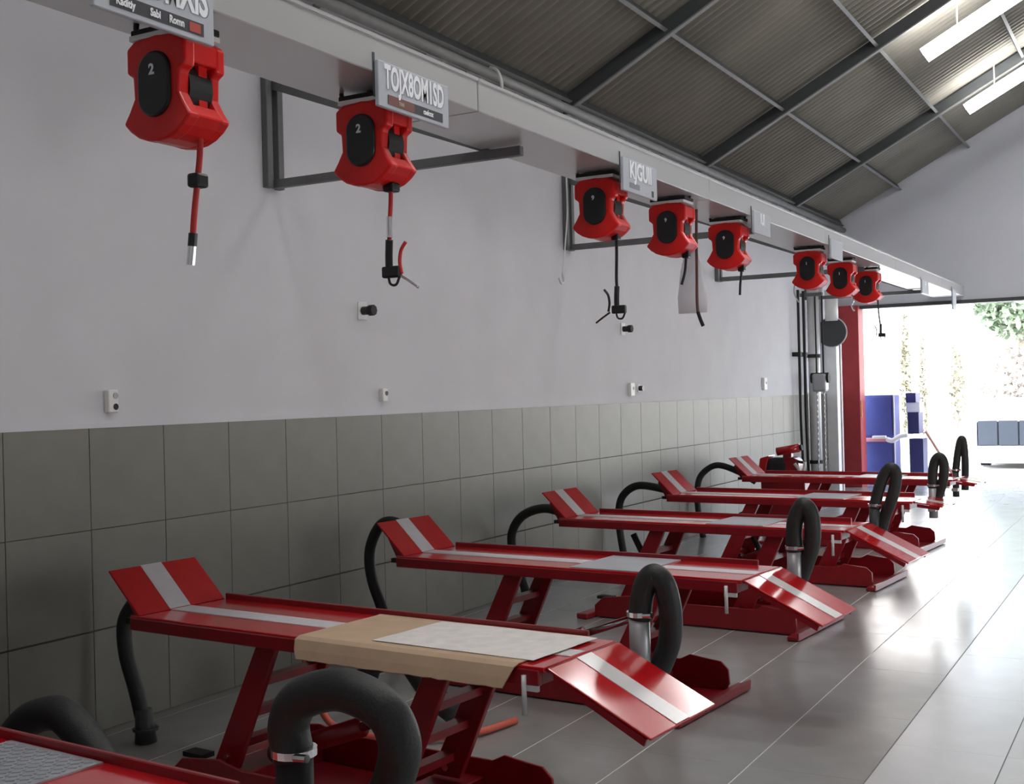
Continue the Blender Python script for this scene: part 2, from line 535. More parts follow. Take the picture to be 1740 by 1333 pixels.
# ------------------------------------------------------------------ hose reels
def make_reel():
    t = thing('hose_reel', (0, 0, 0), '', 'hose reel', 'red hose reels under the trunking')
    W, D = 0.135, 0.10
    # side profile of the shells
    prof = [(-W, 0.145), (-W, 0.060), (-0.108, 0.044), (-0.104, -0.030), (-0.128, -0.072), (-0.156, -0.112)]
    arc = [(-0.125, -0.143), (-0.09, -0.166), (-0.05, -0.180), (0.0, -0.186), (0.05, -0.180), (0.09, -0.166), (0.125, -0.143)]
    right = [(0.156, -0.112), (0.128, -0.072), (0.104, -0.030), (0.108, 0.044), (W, 0.060), (W, 0.145)]
    top = [(0.10, 0.168), (0.0, 0.178), (-0.10, 0.168)]
    poly = prof + arc + right + top
    obj('front_shell', prism(bmesh.new(), poly, 'y', -D, -D + 0.055), 'red_plastic', t, bevel=0.011, seg=3)
    obj('back_shell', prism(bmesh.new(), poly, 'y', D - 0.045, D), 'red_plastic', t, bevel=0.010, seg=2)
    obj('top_cap', prism(bmesh.new(), [(-W + 0.003, 0.075), (W - 0.003, 0.075), (W - 0.003, 0.143), (0.10, 0.165), (-0.10, 0.165), (-W + 0.003, 0.143)], 'y', -D + 0.035, D - 0.025), 'red_plastic', t, bevel=0.004)
    b2 = [(-0.154, -0.110)] + [(x, z + 0.002) for x, z in arc] + [(0.154, -0.110), (0.118, -0.066), (-0.118, -0.066)]
    obj('bottom_guide', prism(bmesh.new(), b2, 'y', -D + 0.035, D - 0.025), 'red_plastic', t, bevel=0.004)
    bm = cyl(bmesh.new(), (0, -D + 0.05, 0.0), (0, D - 0.04, 0.0), 0.112, 28)
    obj('drum', bm, 'black_matte', t, smooth=False)
    obj('pillar', bx(0.086, 0.104, 0.0, 0.04, -0.07, 0.08), 'red_plastic', t)
    obj('pillar', bx(-0.104, -0.086, 0.0, 0.04, -0.07, 0.08), 'red_plastic', t)
    # black oval cover on the front
    pts = []
    rx, hz = 0.074, 0.042
    for k in range(25):
        a = math.pi * k / 24
        pts.append((rx * math.cos(a), hz + rx * 0.95 * math.sin(a)))
    for k in range(25):
        a = math.pi + math.pi * k / 24
        pts.append((rx * math.cos(a), -hz + rx * 0.95 * math.sin(a)))
    pts = [(x, z + 0.008) for x, z in pts]
    oc = obj('cover', prism(bmesh.new(), pts, 'y', -D - 0.012, -D + 0.01), 'black_plastic', t, bevel=0.008, seg=2)
    # black mounting frame on top
    obj('mount_plate', bx(-0.128, 0.128, -0.085, 0.085, 0.190, 0.214), 'black_matte', t, bevel=0.004)
    obj('seam', bx(-0.122, 0.122, -0.096, 0.090, 0.172, 0.190), 'socket_white', t)
    bm = tb([(-0.11, -0.05, 0.19), (-0.135, -0.05, 0.23), (-0.12, -0.05, 0.285)], 0.010, 8)
    obj('hanger', bm, 'black_matte', t, smooth=True)
    bm = tb([(0.11, 0.02, 0.19), (0.125, 0.02, 0.23), (0.11, 0.02, 0.285)], 0.010, 8)
    obj('hanger', bm, 'black_matte', t, smooth=True)
    obj('bracket_leg', bx(-0.006, 0.006, -0.04, 0.04, 0.195, 0.29), 'brown_strap', t)
    return t, oc

reel0, cover0 = make_reel()
REEL_Z = 2.735
BT = BZ0 - REEL_Z     # underside of the trunking above the reel centre
reels = []
spec = [
    (3.08, 2.710, 'red hose reel closest to the camera, red hose ending in a chrome coupling', '2'),
    (4.257, 2.722, 'red hose reel second from the camera, black blow gun with red lever below', '2'),
    (6.60, 2.735, 'red hose reel third from the camera, black gun on a long black lead', '9'),
    (7.764, 2.735, 'red hose reel fourth from the camera, next to the white hanging bag', '9'),
    (8.964, 2.735, 'red hose reel fifth from the camera, short black lead below', '9'),
    (11.318, 2.735, 'red hose reel sixth from the camera, above the vertical conduits', '1'),
    (12.579, 2.735, 'red hose reel second from the doorway, half hidden by its neighbours', '1'),
    (13.748, 2.735, 'red hose reel nearest the doorway, long lead hanging in front of daylight', '1'),
]
for i, (y, z, lab, num) in enumerate(spec):
    t = reel0 if i == 0 else copy_tree(reel0)
    t.location = (1.72, y, z)
    t['label'] = lab
    reels.append(t)
numm = Matrix(((1, 0, 0, 0), (0, 0, -1, 0), (0, 1, 0, 0), (0, 0, 0, 1)))
for i, (y, z, lab, num) in enumerate(spec):
    cov = [c for c in reels[i].children if c.name.startswith('cover')][0]
    text_mesh('numeral', num, 0.05 if i < 2 else 0.036, 'sign_white', cov, Matrix.Translation((-0.004, -0.113, 0.055)) @ numm, extrude=0.0008)

def lead(i, pts, r, material, name='hose'):
    return obj(name, tb(pts, r, 8), material, reels[i], smooth=True)
# reel 1: red hose with a stopper and a chrome coupling
lead(0, [(0.075, 0.03, -0.14), (0.072, 0.03, -0.22), (0.058, 0.03, -0.31), (0.04, 0.03, -0.42), (0.03, 0.03, -0.50)], 0.011, 'red_hose')
obj('stopper', bx(0.034, 0.086, 0.0, 0.06, -0.335, -0.285), 'black_plastic', reels[0], bevel=0.01, seg=2)
obj('collar', cyl(bmesh.new(), (0.032, 0.03, -0.49), (0.026, 0.03, -0.535), 0.016), 'black_plastic', reels[0])
obj('coupling', cyl(bmesh.new(), (0.027, 0.03, -0.53), (0.016, 0.03, -0.60), 0.015), 'chrome', reels[0])
# reel 2: hose, stopper, blow gun with red lever
lead(1, [(0.065, 0.02, -0.15), (0.063, 0.02, -0.24), (0.055, 0.02, -0.33), (0.05, 0.02, -0.42)], 0.010, 'red_hose')
obj('stopper', bx(0.04, 0.095, -0.01, 0.05, -0.205, -0.165), 'black_plastic', reels[1], bevel=0.008, seg=2)
obj('swivel', cyl(bmesh.new(), (0.054, 0.02, -0.31), (0.052, 0.02, -0.40), 0.014), 'chrome', reels[1])
def gun(i, p, s=1.0, red=True, mirror=1):
    x, y, z = p
    g = obj('blow_gun', tb([(x, y, z), (x - 0.004 * s, y, z - 0.07 * s), (x - 0.004 * s, y, z - 0.13 * s)], 0.017 * s, 8), 'black_plastic', reels[i], smooth=True)
    obj('body', bx(x - 0.035 * s, x + 0.055 * s, y - 0.018 * s, y + 0.018 * s, z - 0.165 * s, z - 0.115 * s), 'black_plastic', g, bevel=0.008 * s, seg=2)
    obj('ring', tb([(x - 0.01, y, z - 0.15 * s), (x, y, z - 0.19 * s), (x + 0.03 * s, y, z - 0.195 * s), (x + 0.05 * s, y, z - 0.16 * s)], 0.006 * s, 6), 'black_plastic', g, smooth=True)
    obj('lever', tb([(x + 0.085 * s * mirror, y, z - 0.015 * s), (x + 0.06 * s * mirror, y, z - 0.05 * s), (x + 0.052 * s * mirror, y, z - 0.10 * s), (x + 0.06 * s * mirror, y, z - 0.15 * s)], 0.008 * s, 6), 'red_hose' if red else 'black_plastic', g, smooth=True)
    obj('nozzle', tb([(x + 0.05 * s * mirror, y, z - 0.155 * s), (x + 0.10 * s * mirror, y, z - 0.185 * s), (x + 0.145 * s * mirror, y, z - 0.215 * s)], 0.006 * s, 6), 'chrome' if red else 'black_plastic', g, smooth=True)
gun(1, (0.05, 0.02, -0.41))
# reel 3: long black lead with gun
lead(2, [(0.085, 0.02, -0.15), (0.083, 0.02, -0.28), (0.078, 0.02, -0.42), (0.08, 0.02, -0.50)], 0.010, 'black_plastic')
obj('stopper', bx(0.06, 0.105, -0.01, 0.045, -0.195, -0.155), 'black_plastic', reels[2], bevel=0.008, seg=2)
gun(2, (0.08, 0.02, -0.47), 1.0, False, -1)
for i, dx, dz in ((3, -0.04, 0.38), (4, -0.02, 0.38)):
    lead(i, [(0.09, 0.02, -0.14), (0.085, 0.02, -0.22), (0.075, 0.02, -0.30), (0.09 + dx, 0.02, -dz)], 0.010, 'black_plastic')
    obj('stopper', bx(0.065, 0.115, -0.01, 0.045, -0.20, -0.145), 'black_plastic', reels[i], bevel=0.008, seg=2)
lead(5, [(-0.135, -0.03, -0.08), (-0.15, -0.03, -0.2), (-0.11, -0.03, -0.30)], 0.006, 'galvanised')
lead(6, [(0.08, 0.02, -0.14), (0.10, 0.02, -0.22), (0.085, 0.02, -0.27), (0.105, 0.02, -0.33)], 0.010, 'chrome')
lead(7, [(0.10, 0.02, -0.10), (0.11, 0.02, -0.30), (0.13, 0.02, -0.50)], 0.009, 'black_plastic')
gun(7, (0.13, 0.02, -0.42), 0.9, False, -1)

# ------------------------------------------------------------------ signs on the trunking
sgm = Matrix(((0, 0, 1, 0), (1, 0, 0, 0), (0, 1, 0, 0), (0, 0, 0, 1)))
def sign(y0, y1, z0, z1, label, text=None, size=0.1, xs=1.0, left=None, right=None, subtext=None, sub=True, shadow=True, subz=0.0):
    w, h = y1 - y0, z1 - z0
    t = thing('hanging_sign', (BX1 + 0.012, (y0 + y1) / 2, z0), label, 'sign', 'silver signs along the trunking')
    obj('panel', bx(-0.010, 0.010, -w / 2, w / 2, 0, h), 'sign_silver', t, bevel=0.003)
    obj('clip', bx(-0.012, -0.008, -w / 2 - 0.008, -w / 2 + 0.004, h * 0.2, h + 0.03), 'steel_dark', t)
    if text:
        if shadow:
            text_mesh('lettering_edge', text, size, 'sign_shadow', t, Matrix.Translation((0.0105, 0.008, h * 0.66)) @ sgm, 0.0006, xs)
        text_mesh('lettering', text, size, 'sign_white', t, Matrix.Translation((0.0118, 0.0, h * 0.66)) @ sgm, 0.0008, xs)
    if sub:
        bl = obj('name_bar', bx(0.010, 0.0115, -w * 0.38, w * 0.40, h * 0.09, h * 0.30), 'sign_dark', t)
        if left == 'brown':
            obj('bar_end', bx(0.0114, 0.0125, -w * 0.38, -w * 0.02, h * 0.09, h * 0.30), 'sign_brown', bl)
        if left == 'red':
            obj('bar_end', bx(0.0114, 0.0125, w * 0.27, w * 0.37, h * 0.12, h * 0.27), 'sign_red', bl)
        if subtext:
            for k, (s_, yy, mt_) in enumerate(subtext):
                text_mesh('small_lettering', s_, h * 0.17, mt_, bl, Matrix.Translation((0.0128, w * yy, h * 0.195)) @ sgm, 0.0004, 0.8)
    return t
sign(2.53, 3.045, 2.826, 3.03, 'large silver sign cut by the top edge, over the nearest reel', 'TOYOMXIS', 0.145, 0.62, left='red',
     subtext=[('Kaditiy', -0.26, 'sign_white'), ('Sabi', -0.02, 'sign_white'), ('Romn', 0.16, 'sign_white')])
sign(3.994, 4.53, 2.818, 3.006, 'silver sign with white capitals over the second reel', 'TOJX8OM1SD', 0.135, 0.54, left='brown',
     subtext=[('nee', -0.20, 'sign_tan'), ('caelcox', 0.18, 'sign_white')])
s3 = sign(6.455, 6.975, 2.812, 3.010, 'silver sign with white capitals beside the third reel', 'KJGUII', 0.14, 0.85, sub=False)
obj('bar', bx(0.010, 0.0115, -0.17, -0.02, 0.028, 0.058), 'sign_shadow', s3)
obj('bar', bx(0.010, 0.0115, 0.17, 0.20, 0.012, 0.050), 'sign_dark', s3)
sign(8.94, 9.36, 2.827, 2.999, 'faint silver sign just past the fifth reel', 'IUI', 0.12, 0.8, sub=False, shadow=False)
sign(11.29, 11.735, 2.835, 3.02, 'small silver sign over the sixth reel', None, sub=False)
sign(15.9, 16.35, 2.79, 2.965, 'pale sign under the trunking halfway to the doorway', 'H', 0.12, 1.0, sub=False)
sign(18.3, 18.6, 2.70, 3.0, 'grey sign hanging at the far end of the trunking', None, sub=False)

# ------------------------------------------------------------------ motorcycle lift tables
ROT = math.radians(-5.0)
HD = 0.70           # deck height
WD = 0.50           # deck width
HX = 2.16           # hinge position along the deck
def make_table():
    t = thing('lift_table', (0, 0, 0), '', 'lift table', 'red motorcycle lift tables', ROT)
    # deck: folded tray
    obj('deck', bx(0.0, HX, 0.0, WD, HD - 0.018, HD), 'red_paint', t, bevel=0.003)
    obj('side_rail', bx(0.0, HX - 0.02, -0.004, 0.022, HD - 0.065, HD - 0.010), 'red_frame_shaded', t, bevel=0.004)
    obj('side_rail', bx(0.0, HX - 0.02, WD - 0.022, WD + 0.004, HD - 0.065, HD - 0.010), 'red_frame_shaded', t, bevel=0.004)
    obj('edge_lip', bx(0.06, HX - 0.12, WD - 0.002, WD + 0.014, HD - 0.02, HD + 0.026), 'red_frame_shaded', t, bevel=0.003)
    obj('cross_member', bx(0.0, 0.04, 0.02, WD - 0.02, HD - 0.062, HD - 0.018), 'red_frame_shaded', t)
    obj('cross_member', bx(1.0, 1.05, 0.02, WD - 0.02, HD - 0.062, HD - 0.018), 'red_frame_shaded', t)
    obj('cross_member', bx(HX - 0.06, HX - 0.02, 0.02, WD - 0.02, HD - 0.062, HD - 0.018), 'red_frame_shaded', t)
    # wheel stop plate, leaning towards the wall
    prof = [(0.060, HD + 0.002), (-0.142, HD + 0.187), (-0.149, HD + 0.180), (0.046, HD - 0.004)]
    wp = obj('wheel_plate', pr(prof, 'y', 0.004, WD - 0.004), 'red_paint', t, bevel=0.002)
    pf = [(0.058, HD + 0.0055), (-0.1405, HD + 0.1885), (-0.1425, HD + 0.1865), (0.056, HD + 0.0035)]
    obj('stripe', pr(pf, 'y', 0.175, 0.292), 'white_stripe', wp)
    obj('plate_bracket', pr([(-0.03, HD - 0.05), (0.03, HD - 0.05), (0.03, HD - 0.005), (-0.10, HD + 0.11), (-0.115, HD + 0.10)], 'y', 0.06, 0.08), 'red_frame_shaded', wp)
    obj('plate_bracket', pr([(-0.03, HD - 0.05), (0.03, HD - 0.05), (0.03, HD - 0.005), (-0.10, HD + 0.11), (-0.115, HD + 0.10)], 'y', WD - 0.08, WD - 0.06), 'red_frame_shaded', wp)
    obj('stop_pin', bx(-0.055, 0.01, 0.02, 0.05, HD - 0.045, HD - 0.02), 'black_matte', t)
    obj('stripe', bx(0.062, 1.16, 0.175, 0.292, HD - 0.001, HD + 0.003), 'white_stripe', t)
    obj('stripe', bx(1.61, HX - 0.01, 0.19, 0.29, HD - 0.001, HD + 0.0025), 'white_gloss', t)
    # legs: two ladder frames
    for k in range(2):
        s = 0.88 * k
        lg = obj('leg', pr([(0.735 + s, HD - 0.055), (0.850 + s, HD - 0.055), (0.600 + s, 0.10), (0.455 + s, 0.10)], 'y', 0.050, 0.078), 'red_frame_shaded', t, bevel=0.004)
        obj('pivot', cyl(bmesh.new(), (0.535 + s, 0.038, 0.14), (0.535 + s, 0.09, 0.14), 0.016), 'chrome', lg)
        lg2 = obj('leg', pr([(0.735 + s, HD - 0.055), (0.850 + s, HD - 0.055), (0.600 + s, 0.10), (0.455 + s, 0.10)], 'y', 0.410, 0.438), 'red_frame_shaded', t, bevel=0.004)
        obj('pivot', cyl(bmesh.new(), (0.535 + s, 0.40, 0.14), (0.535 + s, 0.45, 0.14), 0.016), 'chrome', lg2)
        for zz in (0.19, 0.33, 0.47):
            x = 0.455 + 0.28 * (zz - 0.10) / 0.545 + s + 0.055
            obj('rung', bx(x - 0.03, x + 0.03, 0.07, 0.42, zz - 0.016, zz + 0.016), 'red_frame_shaded', t)
    # base frame
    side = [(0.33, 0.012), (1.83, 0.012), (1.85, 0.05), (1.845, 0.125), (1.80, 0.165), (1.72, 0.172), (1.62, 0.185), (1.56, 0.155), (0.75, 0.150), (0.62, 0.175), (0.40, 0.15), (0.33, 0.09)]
    obj('base_side', pr(side, 'y', -0.07, -0.055), 'red_frame_shaded', t, bevel=0.003)
    obj('base_side', pr(side, 'y', 0.525, 0.540), 'red_frame_shaded', t, bevel=0.003)
    obj('base_plate', bx(0.36, 1.82, -0.056, 0.526, 0.004, 0.016), 'red_frame_shaded', t)
    obj('base_cross', bx(0.44, 0.64, -0.055, 0.525, 0.016, 0.085), 'red_frame_shaded', t, bevel=0.005)
    obj('base_cross', bx(1.32, 1.52, -0.055, 0.525, 0.016, 0.085), 'red_frame_shaded', t, bevel=0.005)
    foot = obj('foot_bar', bx(1.845, 1.925, -0.235, 0.64, 0.004, 0.035), 'red_frame_shaded', t, bevel=0.006)
    obj('foot_lip', bx(1.912, 1.925, -0.235, 0.64, 0.03, 0.055), 'red_frame_shaded', foot)
    obj('foot_bar', bx(0.24, 0.33, -0.18, 0.60, 0.004, 0.04), 'red_frame_shaded', t, bevel=0.006)
    # hydraulic jack between the legs
    jk = obj('jack_body', cyl(bmesh.new(), (0.62, 0.245, 0.12), (1.12, 0.245, 0.30), 0.042, 14), 'red_frame_shaded', t, smooth=True)
    obj('jack_rod', cyl(bmesh.new(), (1.10, 0.245, 0.293), (1.42, 0.245, 0.41), 0.02, 10), 'chrome', jk, smooth=True)
    obj('pedal', bx(0.30, 0.42, 0.02, 0.09, 0.12, 0.14), 'black_matte', t)
    # ramp flap support pin
    pn = obj('lock_pin', cyl(bmesh.new(), (2.085, -0.012, HD - 0.165), (2.085, -0.012, HD - 0.03), 0.009, 10), 'galvanised', t, smooth=True)
    obj('pin_bracket', bx(2.07, 2.135, -0.004, 0.01, HD - 0.085, HD - 0.065), 'galvanised', pn)
    obj('hinge', cyl(bmesh.new(), (HX + 0.010, 0.01, HD - 0.008), (HX + 0.010, WD - 0.01, HD - 0.008), 0.009, 10), 'red_frame_shaded', t, smooth=True)
    return t

def add_ramp(t, ang, length=0.43):
    c, s = math.cos(ang), math.sin(ang)
    x0, z0 = HX + 0.012, HD
    p = [(x0, z0), (x0 + length * c, z0 - length * s), (x0 + length * c - 0.008 * s, z0 - length * s - 0.010 * c), (x0 - 0.008 * s, z0 - 0.010)]
    r = obj('ramp', pr(p, 'y', 0.006, WD - 0.006), 'red_paint', t, bevel=0.0025)
    f = lambda u, h: (x0 + u * length * c + h * s, z0 - u * length * s + h * c)
    obj('stripe', pr([f(0.01, 0.0025), f(0.99, 0.0025), f(0.99, -0.001), f(0.01, -0.001)], 'y', 0.19, 0.29), 'white_gloss', r)
    e = [(x0 + 0.02, z0 - 0.02), (x0 + length * c - 0.02, z0 - length * s - 0.006), (x0 + length * c - 0.03, z0 - length * s - 0.03), (x0 + 0.02, z0 - 0.045)]
    obj('ramp_edge', pr(e, 'y', 0.008, 0.018), 'red_frame_shaded', r)
    obj('ramp_edge', pr(e, 'y', WD - 0.018, WD - 0.008), 'red_frame_shaded', r)

def tread_plate(t, x0, x1, knobs=False):
    p = obj('tread_plate', bx(x0, x1, 0.012, WD - 0.012, HD + 0.0005, HD + 0.006), 'tread_metal' if knobs else 'plate_grey', t)
    if knobs:
        bm = bmesh.new()
        i = 0
        y = 0.03
        while y < WD - 0.03:
            x = x0 + 0.015
            j = 0
            while x < x1 - 0.015:
                a = math.radians(45 if (i + j) % 2 else -45)
                mt = Matrix.Translation((x, y, HD + 0.006)) @ Matrix.Rotation(a, 4, 'Z')
                box(bm, -0.011, 0.011, -0.004, 0.004, -0.001, 0.0025, mt)
                x += 0.024
                j += 1
            y += 0.024
            i += 1
        tag(obj('tread', bm, 'tread_metal', p), kind='stuff')

tables = []
t0 = make_table()
TP = [(0.69, 1.83), (0.69, 3.77), (0.72, 5.78), (0.70, 7.93), (0.74, 9.98), (0.68, 12.28)]
TL = ['red lift table cut by the bottom left corner, with a diamond tread plate',
      'red lift table carrying the tan cardboard and white paper',
      'red lift table second from the front of the full row, grey plate on deck',
      'red lift table in the middle of the row, black hose loop by its ramp',
      'red lift table second from the far end, its ramp nearly level',
      'red lift table farthest away, beside the red motor unit']
for i, ((x, y), lab) in enumerate(zip(TP, TL)):
    t = t0 if i == 0 else copy_tree(t0)
    t.location = (x, y, 0)
    t['label'] = lab
    tables.append(t)
for i, t in enumerate(tables):
    if i in (0, 1, 2, 3):
        add_ramp(t, math.radians(25.5))
    else:
        add_ramp(t, math.radians(9.0), 0.22)
tread_plate(tables[0], 1.16, 1.56, True)
for i, t in enumerate(tables):
    if i > 1:
        tread_plate(t, 1.18, 1.60)

# cardboard and paper on the second table
def tloc(i):
    x, y = TP[i]
    return Matrix.Translation((x, y, 0)) @ Matrix.Rotation(ROT, 4, 'Z')
M1 = tloc(1)
bm = bmesh.new()
nx, rows = 30, []
drape = [(-0.052, -0.072), (-0.040, -0.040), (-0.022, -0.004), (0.004, 0.006), (0.05, 0.006), (0.15, 0.006), (0.25, 0.006), (0.36, 0.006), (0.47, 0.006), (0.49, 0.008)]
for i in range(nx + 1):
    x = 1.02 + (2.055 - 1.02) * i / nx
    row = []
    for j, (yy, zz) in enumerate(drape):
        xx = x - (0.0 if j > 2 else 0.0)
        zz2 = zz + (random.uniform(-0.002, 0.002) if j == 0 else 0)
        if i == 0 and j <= 2:
            xx += (0.03, 0.012, 0.0)[j]
        if i == nx and j <= 2:
            xx -= (0.035, 0.02, 0.005)[j]
        if j > 2:
            zz2 += 0.0
        row.append((xx, yy, HD + zz2))
    rows.append(row)
top = [[bm.verts.new(M1 @ Vector(p)) for p in r] for r in rows]
bot = [[bm.verts.new(M1 @ Vector((p[0], p[1] + (0.004 if j < 3 else 0), p[2] - 0.0035))) for j, p in enumerate(r)] for r in rows]
for A, B in ((top, 0), (bot, 1)):
    for i in range(nx):
        for j in range(len(drape) - 1):
            bm.faces.new((A[i][j], A[i + 1][j], A[i + 1][j + 1], A[i][j + 1]))
for i in range(nx):
    bm.faces.new((top[i][0], top[i + 1][0], bot[i + 1][0], bot[i][0]))
    bm.faces.new((top[i][-1], top[i + 1][-1], bot[i + 1][-1], bot[i][-1]))
for j in range(len(drape) - 1):
    bm.faces.new((top[0][j], top[0][j + 1], bot[0][j + 1], bot[0][j]))
    bm.faces.new((top[nx][j], top[nx][j + 1], bot[nx][j + 1], bot[nx][j]))
tag(obj('cardboard_sheet', bm, 'card'), 'tan cardboard sheet folded over the edge of the lift table', 'cardboard')
def sheet(name, x0, x1, y0, y1, z, material, label, skew=0.0, n=14, amp=0.002, th=0.0015):
    bm = bmesh.new()
    g = []
    for lay in (0, -th):
        G = []
        for i in range(n + 1):
            R = []
            for j in range(n + 1):
                u, v = i / n, j / n
                x = x0 + (x1 - x0) * u + skew * (v - 0.5)
                y = y0 + (y1 - y0) * v
                w = amp * (0.5 + 0.5 * math.sin(9 * u + 4 * v) * math.cos(7 * v - 3 * u))
                R.append(bm.verts.new(M1 @ Vector((x, y, z + w + lay))))
            G.append(R)
        g.append(G)
    for G in g:
        for i in range(n):
            for j in range(n):
                bm.faces.new((G[i][j], G[i + 1][j], G[i + 1][j + 1], G[i][j + 1]))
    for k in range(n):
        for a, b in (((k, 0), (k + 1, 0)), ((k, n), (k + 1, n)), ((0, k), (0, k + 1)), ((n, k), (n, k + 1))):
            bm.faces.new((g[0][a[0]][a[1]], g[0][b[0]][b[1]], g[1][b[0]][b[1]], g[1][a[0]][a[1]]))
    return tag(obj(name, bm, material, smooth=False), label, 'paper')
sheet('paper_sheet', 1.36, 2.09, 0.05, 0.475, HD + 0.0085, 'paper', 'crumpled white paper lying on the tan cardboard', skew=0.01)

# ------------------------------------------------------------------ extraction hoses: looped hose on a floor pipe
def loop_hose(k, pts, zc, label, cuff, r):
    """pts: centre line seen from the clamp upward, in world metres; first point is the clamp"""
    bx_, by_, _ = pts[0]
    t = thing('extraction_hose', (bx_, by_, zc - 0.26), label, 'hose', 'looped black exhaust hoses')
    o = Vector((bx_, by_, zc - 0.26))
    st = obj('pipe_stub', cyl(bmesh.new(), (0, 0, 0.0), (0, 0, 0.285), r * 0.90, 16), cuff, t, smooth=True)
    obj('holder', bx(-0.03, 0.03, -0.085, 0.0, 0.06, 0.09), 'galvanised', st)
    obj('clamp', cyl(bmesh.new(), (0, 0, 0.262), (0, 0, 0.280), r * 1.10, 18), 'chrome', t)
    obj('clamp_screw', cyl(bmesh.new(), (r * 0.7, -r * 0.8, 0.27), (r * 1.5, -r * 0.9, 0.274), 0.010, 8), 'chrome', t)
    P = [Vector((0, 0, 0.25))] + [Vector(p) - o for p in pts[1:]]
    obj('hose', tb(P, r, 16, 10), 'rubber', t, smooth=True)
    return t
LL = ['large black hose loop in the foreground, in front of the cardboard table',
      'black hose loop on a grey pipe behind the ramp of the cardboard table',
      'black hose loop with grey cuff standing at the third ramp',
      'black hose loop leaning to the right before the red column',
      'small black hose loop second from the far end, against daylight',
      'narrow tall black hose loop farthest away against daylight']
loop_hose(0, [(2.886, 2.22, 0), (2.872, 2.22, 0.86), (2.915, 2.22, 0.925), (3.03, 2.225, 0.955), (3.14, 2.23, 0.92), (3.175, 2.24, 0.85), (3.15, 2.26, 0.77), (3.09, 2.28, 0.68), (2.98, 2.29, 0.60), (2.92, 2.28, 0.50)], 0.786, LL[0], 'black_matte', 0.050)
loop_hose(1, [(2.948, 4.16, 0), (2.962, 4.16, 0.86), (2.985, 4.16, 0.92), (3.015, 4.165, 0.938), (3.05, 4.17, 0.90), (3.062, 4.19, 0.80), (3.05, 4.21, 0.70), (3.02, 4.22, 0.62), (2.97, 4.22, 0.52)], 0.781, LL[1], 'grey_cuff', 0.044)
loop_hose(2, [(2.971, 6.17, 0), (2.972, 6.17, 0.87), (2.985, 6.17, 0.95), (3.022, 6.17, 1.012), (3.06, 6.17, 0.975), (3.068, 6.18, 0.88), (3.055, 6.19, 0.79), (3.02, 6.20, 0.70), (2.98, 6.2, 0.60)], 0.781, LL[2], 'grey_cuff', 0.043)
loop_hose(3, [(2.917, 8.32, 0), (2.945, 8.32, 0.90), (2.985, 8.32, 1.01), (3.03, 8.32, 1.062), (3.065, 8.32, 1.03), (3.055, 8.32, 0.93), (3.025, 8.32, 0.83), (2.985, 8.34, 0.74), (2.95, 8.34, 0.62)], 0.800, LL[3], 'dark_cuff', 0.040)
loop_hose(4, [(2.945, 10.4, 0), (2.945, 10.4, 0.87), (2.965, 10.4, 0.98), (3.005, 10.4, 1.018), (3.036, 10.4, 0.96), (3.03, 10.4, 0.84), (3.0, 10.41, 0.74), (2.96, 10.41, 0.62)], 0.770, LL[4], 'grey_cuff', 0.040)
loop_hose(5, [(2.768, 12.72, 0), (2.79, 12.72, 0.90), (2.815, 12.72, 1.02), (2.838, 12.72, 1.062), (2.855, 12.72, 1.0), (2.862, 12.72, 0.85), (2.860, 12.72, 0.70), (2.855, 12.72, 0.55)], 0.74, LL[5], 'dark_cuff', 0.036)

# hoses at the wall end of the tables
def wall_hose(pts, r, label, cuff=None, extra=None):
    t = thing('supply_hose', pts[-1], label, 'hose', 'black hoses between wall and tables')
    base = Vector(pts[-1])
    loc = [tuple(Vector(p) - base) for p in pts]
    obj('hose', tb(loc, r, 12, 10), 'rubber', t, smooth=True)
    if cuff:
        obj('cuff', tb(cuff, lambda u: 0.040 + 0.012 * u, 14, smooth_path=False), 'dark_cuff', t, smooth=True)
        obj('base_ring', cyl(bmesh.new(), (cuff[1][0], cuff[1][1], 0), (cuff[1][0], cuff[1][1], 0.012), 0.062, 16), 'dark_cuff', t)
    return t
wall_hose([(0.50, 4.18, 0.72), (0.34, 4.17, 0.69), (0.24, 4.16, 0.58), (0.25, 4.15, 0.42), (0.31, 4.15, 0.25), (0.355, 4.15, 0.10), (0.37, 4.15, 0.06)], 0.036,
          'black hose dropping to a dark floor cuff beside the cardboard table', cuff=[(-0.012, 0.0, 0.10), (0.0, 0.0, -0.06)])
wall_hose([(0.72, 6.02, 0.72), (0.60, 6.05, 0.83), (0.47, 6.07, 0.862), (0.37, 6.09, 0.81), (0.30, 6.1, 0.67), (0.31, 6.1, 0.50), (0.38, 6.1, 0.32), (0.45, 6.1, 0.14), (0.48, 6.1, 0.0)], 0.034,
          'black hose arching high behind the second full table')
wall_hose([(0.80, 8.2, 0.66), (0.62, 8.22, 0.70), (0.42, 8.23, 0.735), (0.22, 8.25, 0.67), (0.115, 8.26, 0.53), (0.12, 8.27, 0.35), (0.2, 8.28, 0.12), (0.22, 8.28, 0.0)], 0.036,
          'black hose arching behind the middle table')
wall_hose([(0.80, 10.3, 0.66), (0.62, 10.31, 0.71), (0.33, 10.33, 0.745), (0.17, 10.34, 0.66), (0.11, 10.35, 0.52), (0.11, 10.36, 0.3), (0.16, 10.36, 0.0)], 0.036,
          'black hose arching behind the second table from the far end')
wall_hose([(0.76, 12.5, 0.62), (0.56, 12.5, 0.73), (0.33, 12.5, 0.795), (0.16, 12.5, 0.70), (0.10, 12.5, 0.55), (0.10, 12.5, 0.3), (0.15, 12.5, 0.0)], 0.034,
          'black hose arching behind the farthest table')
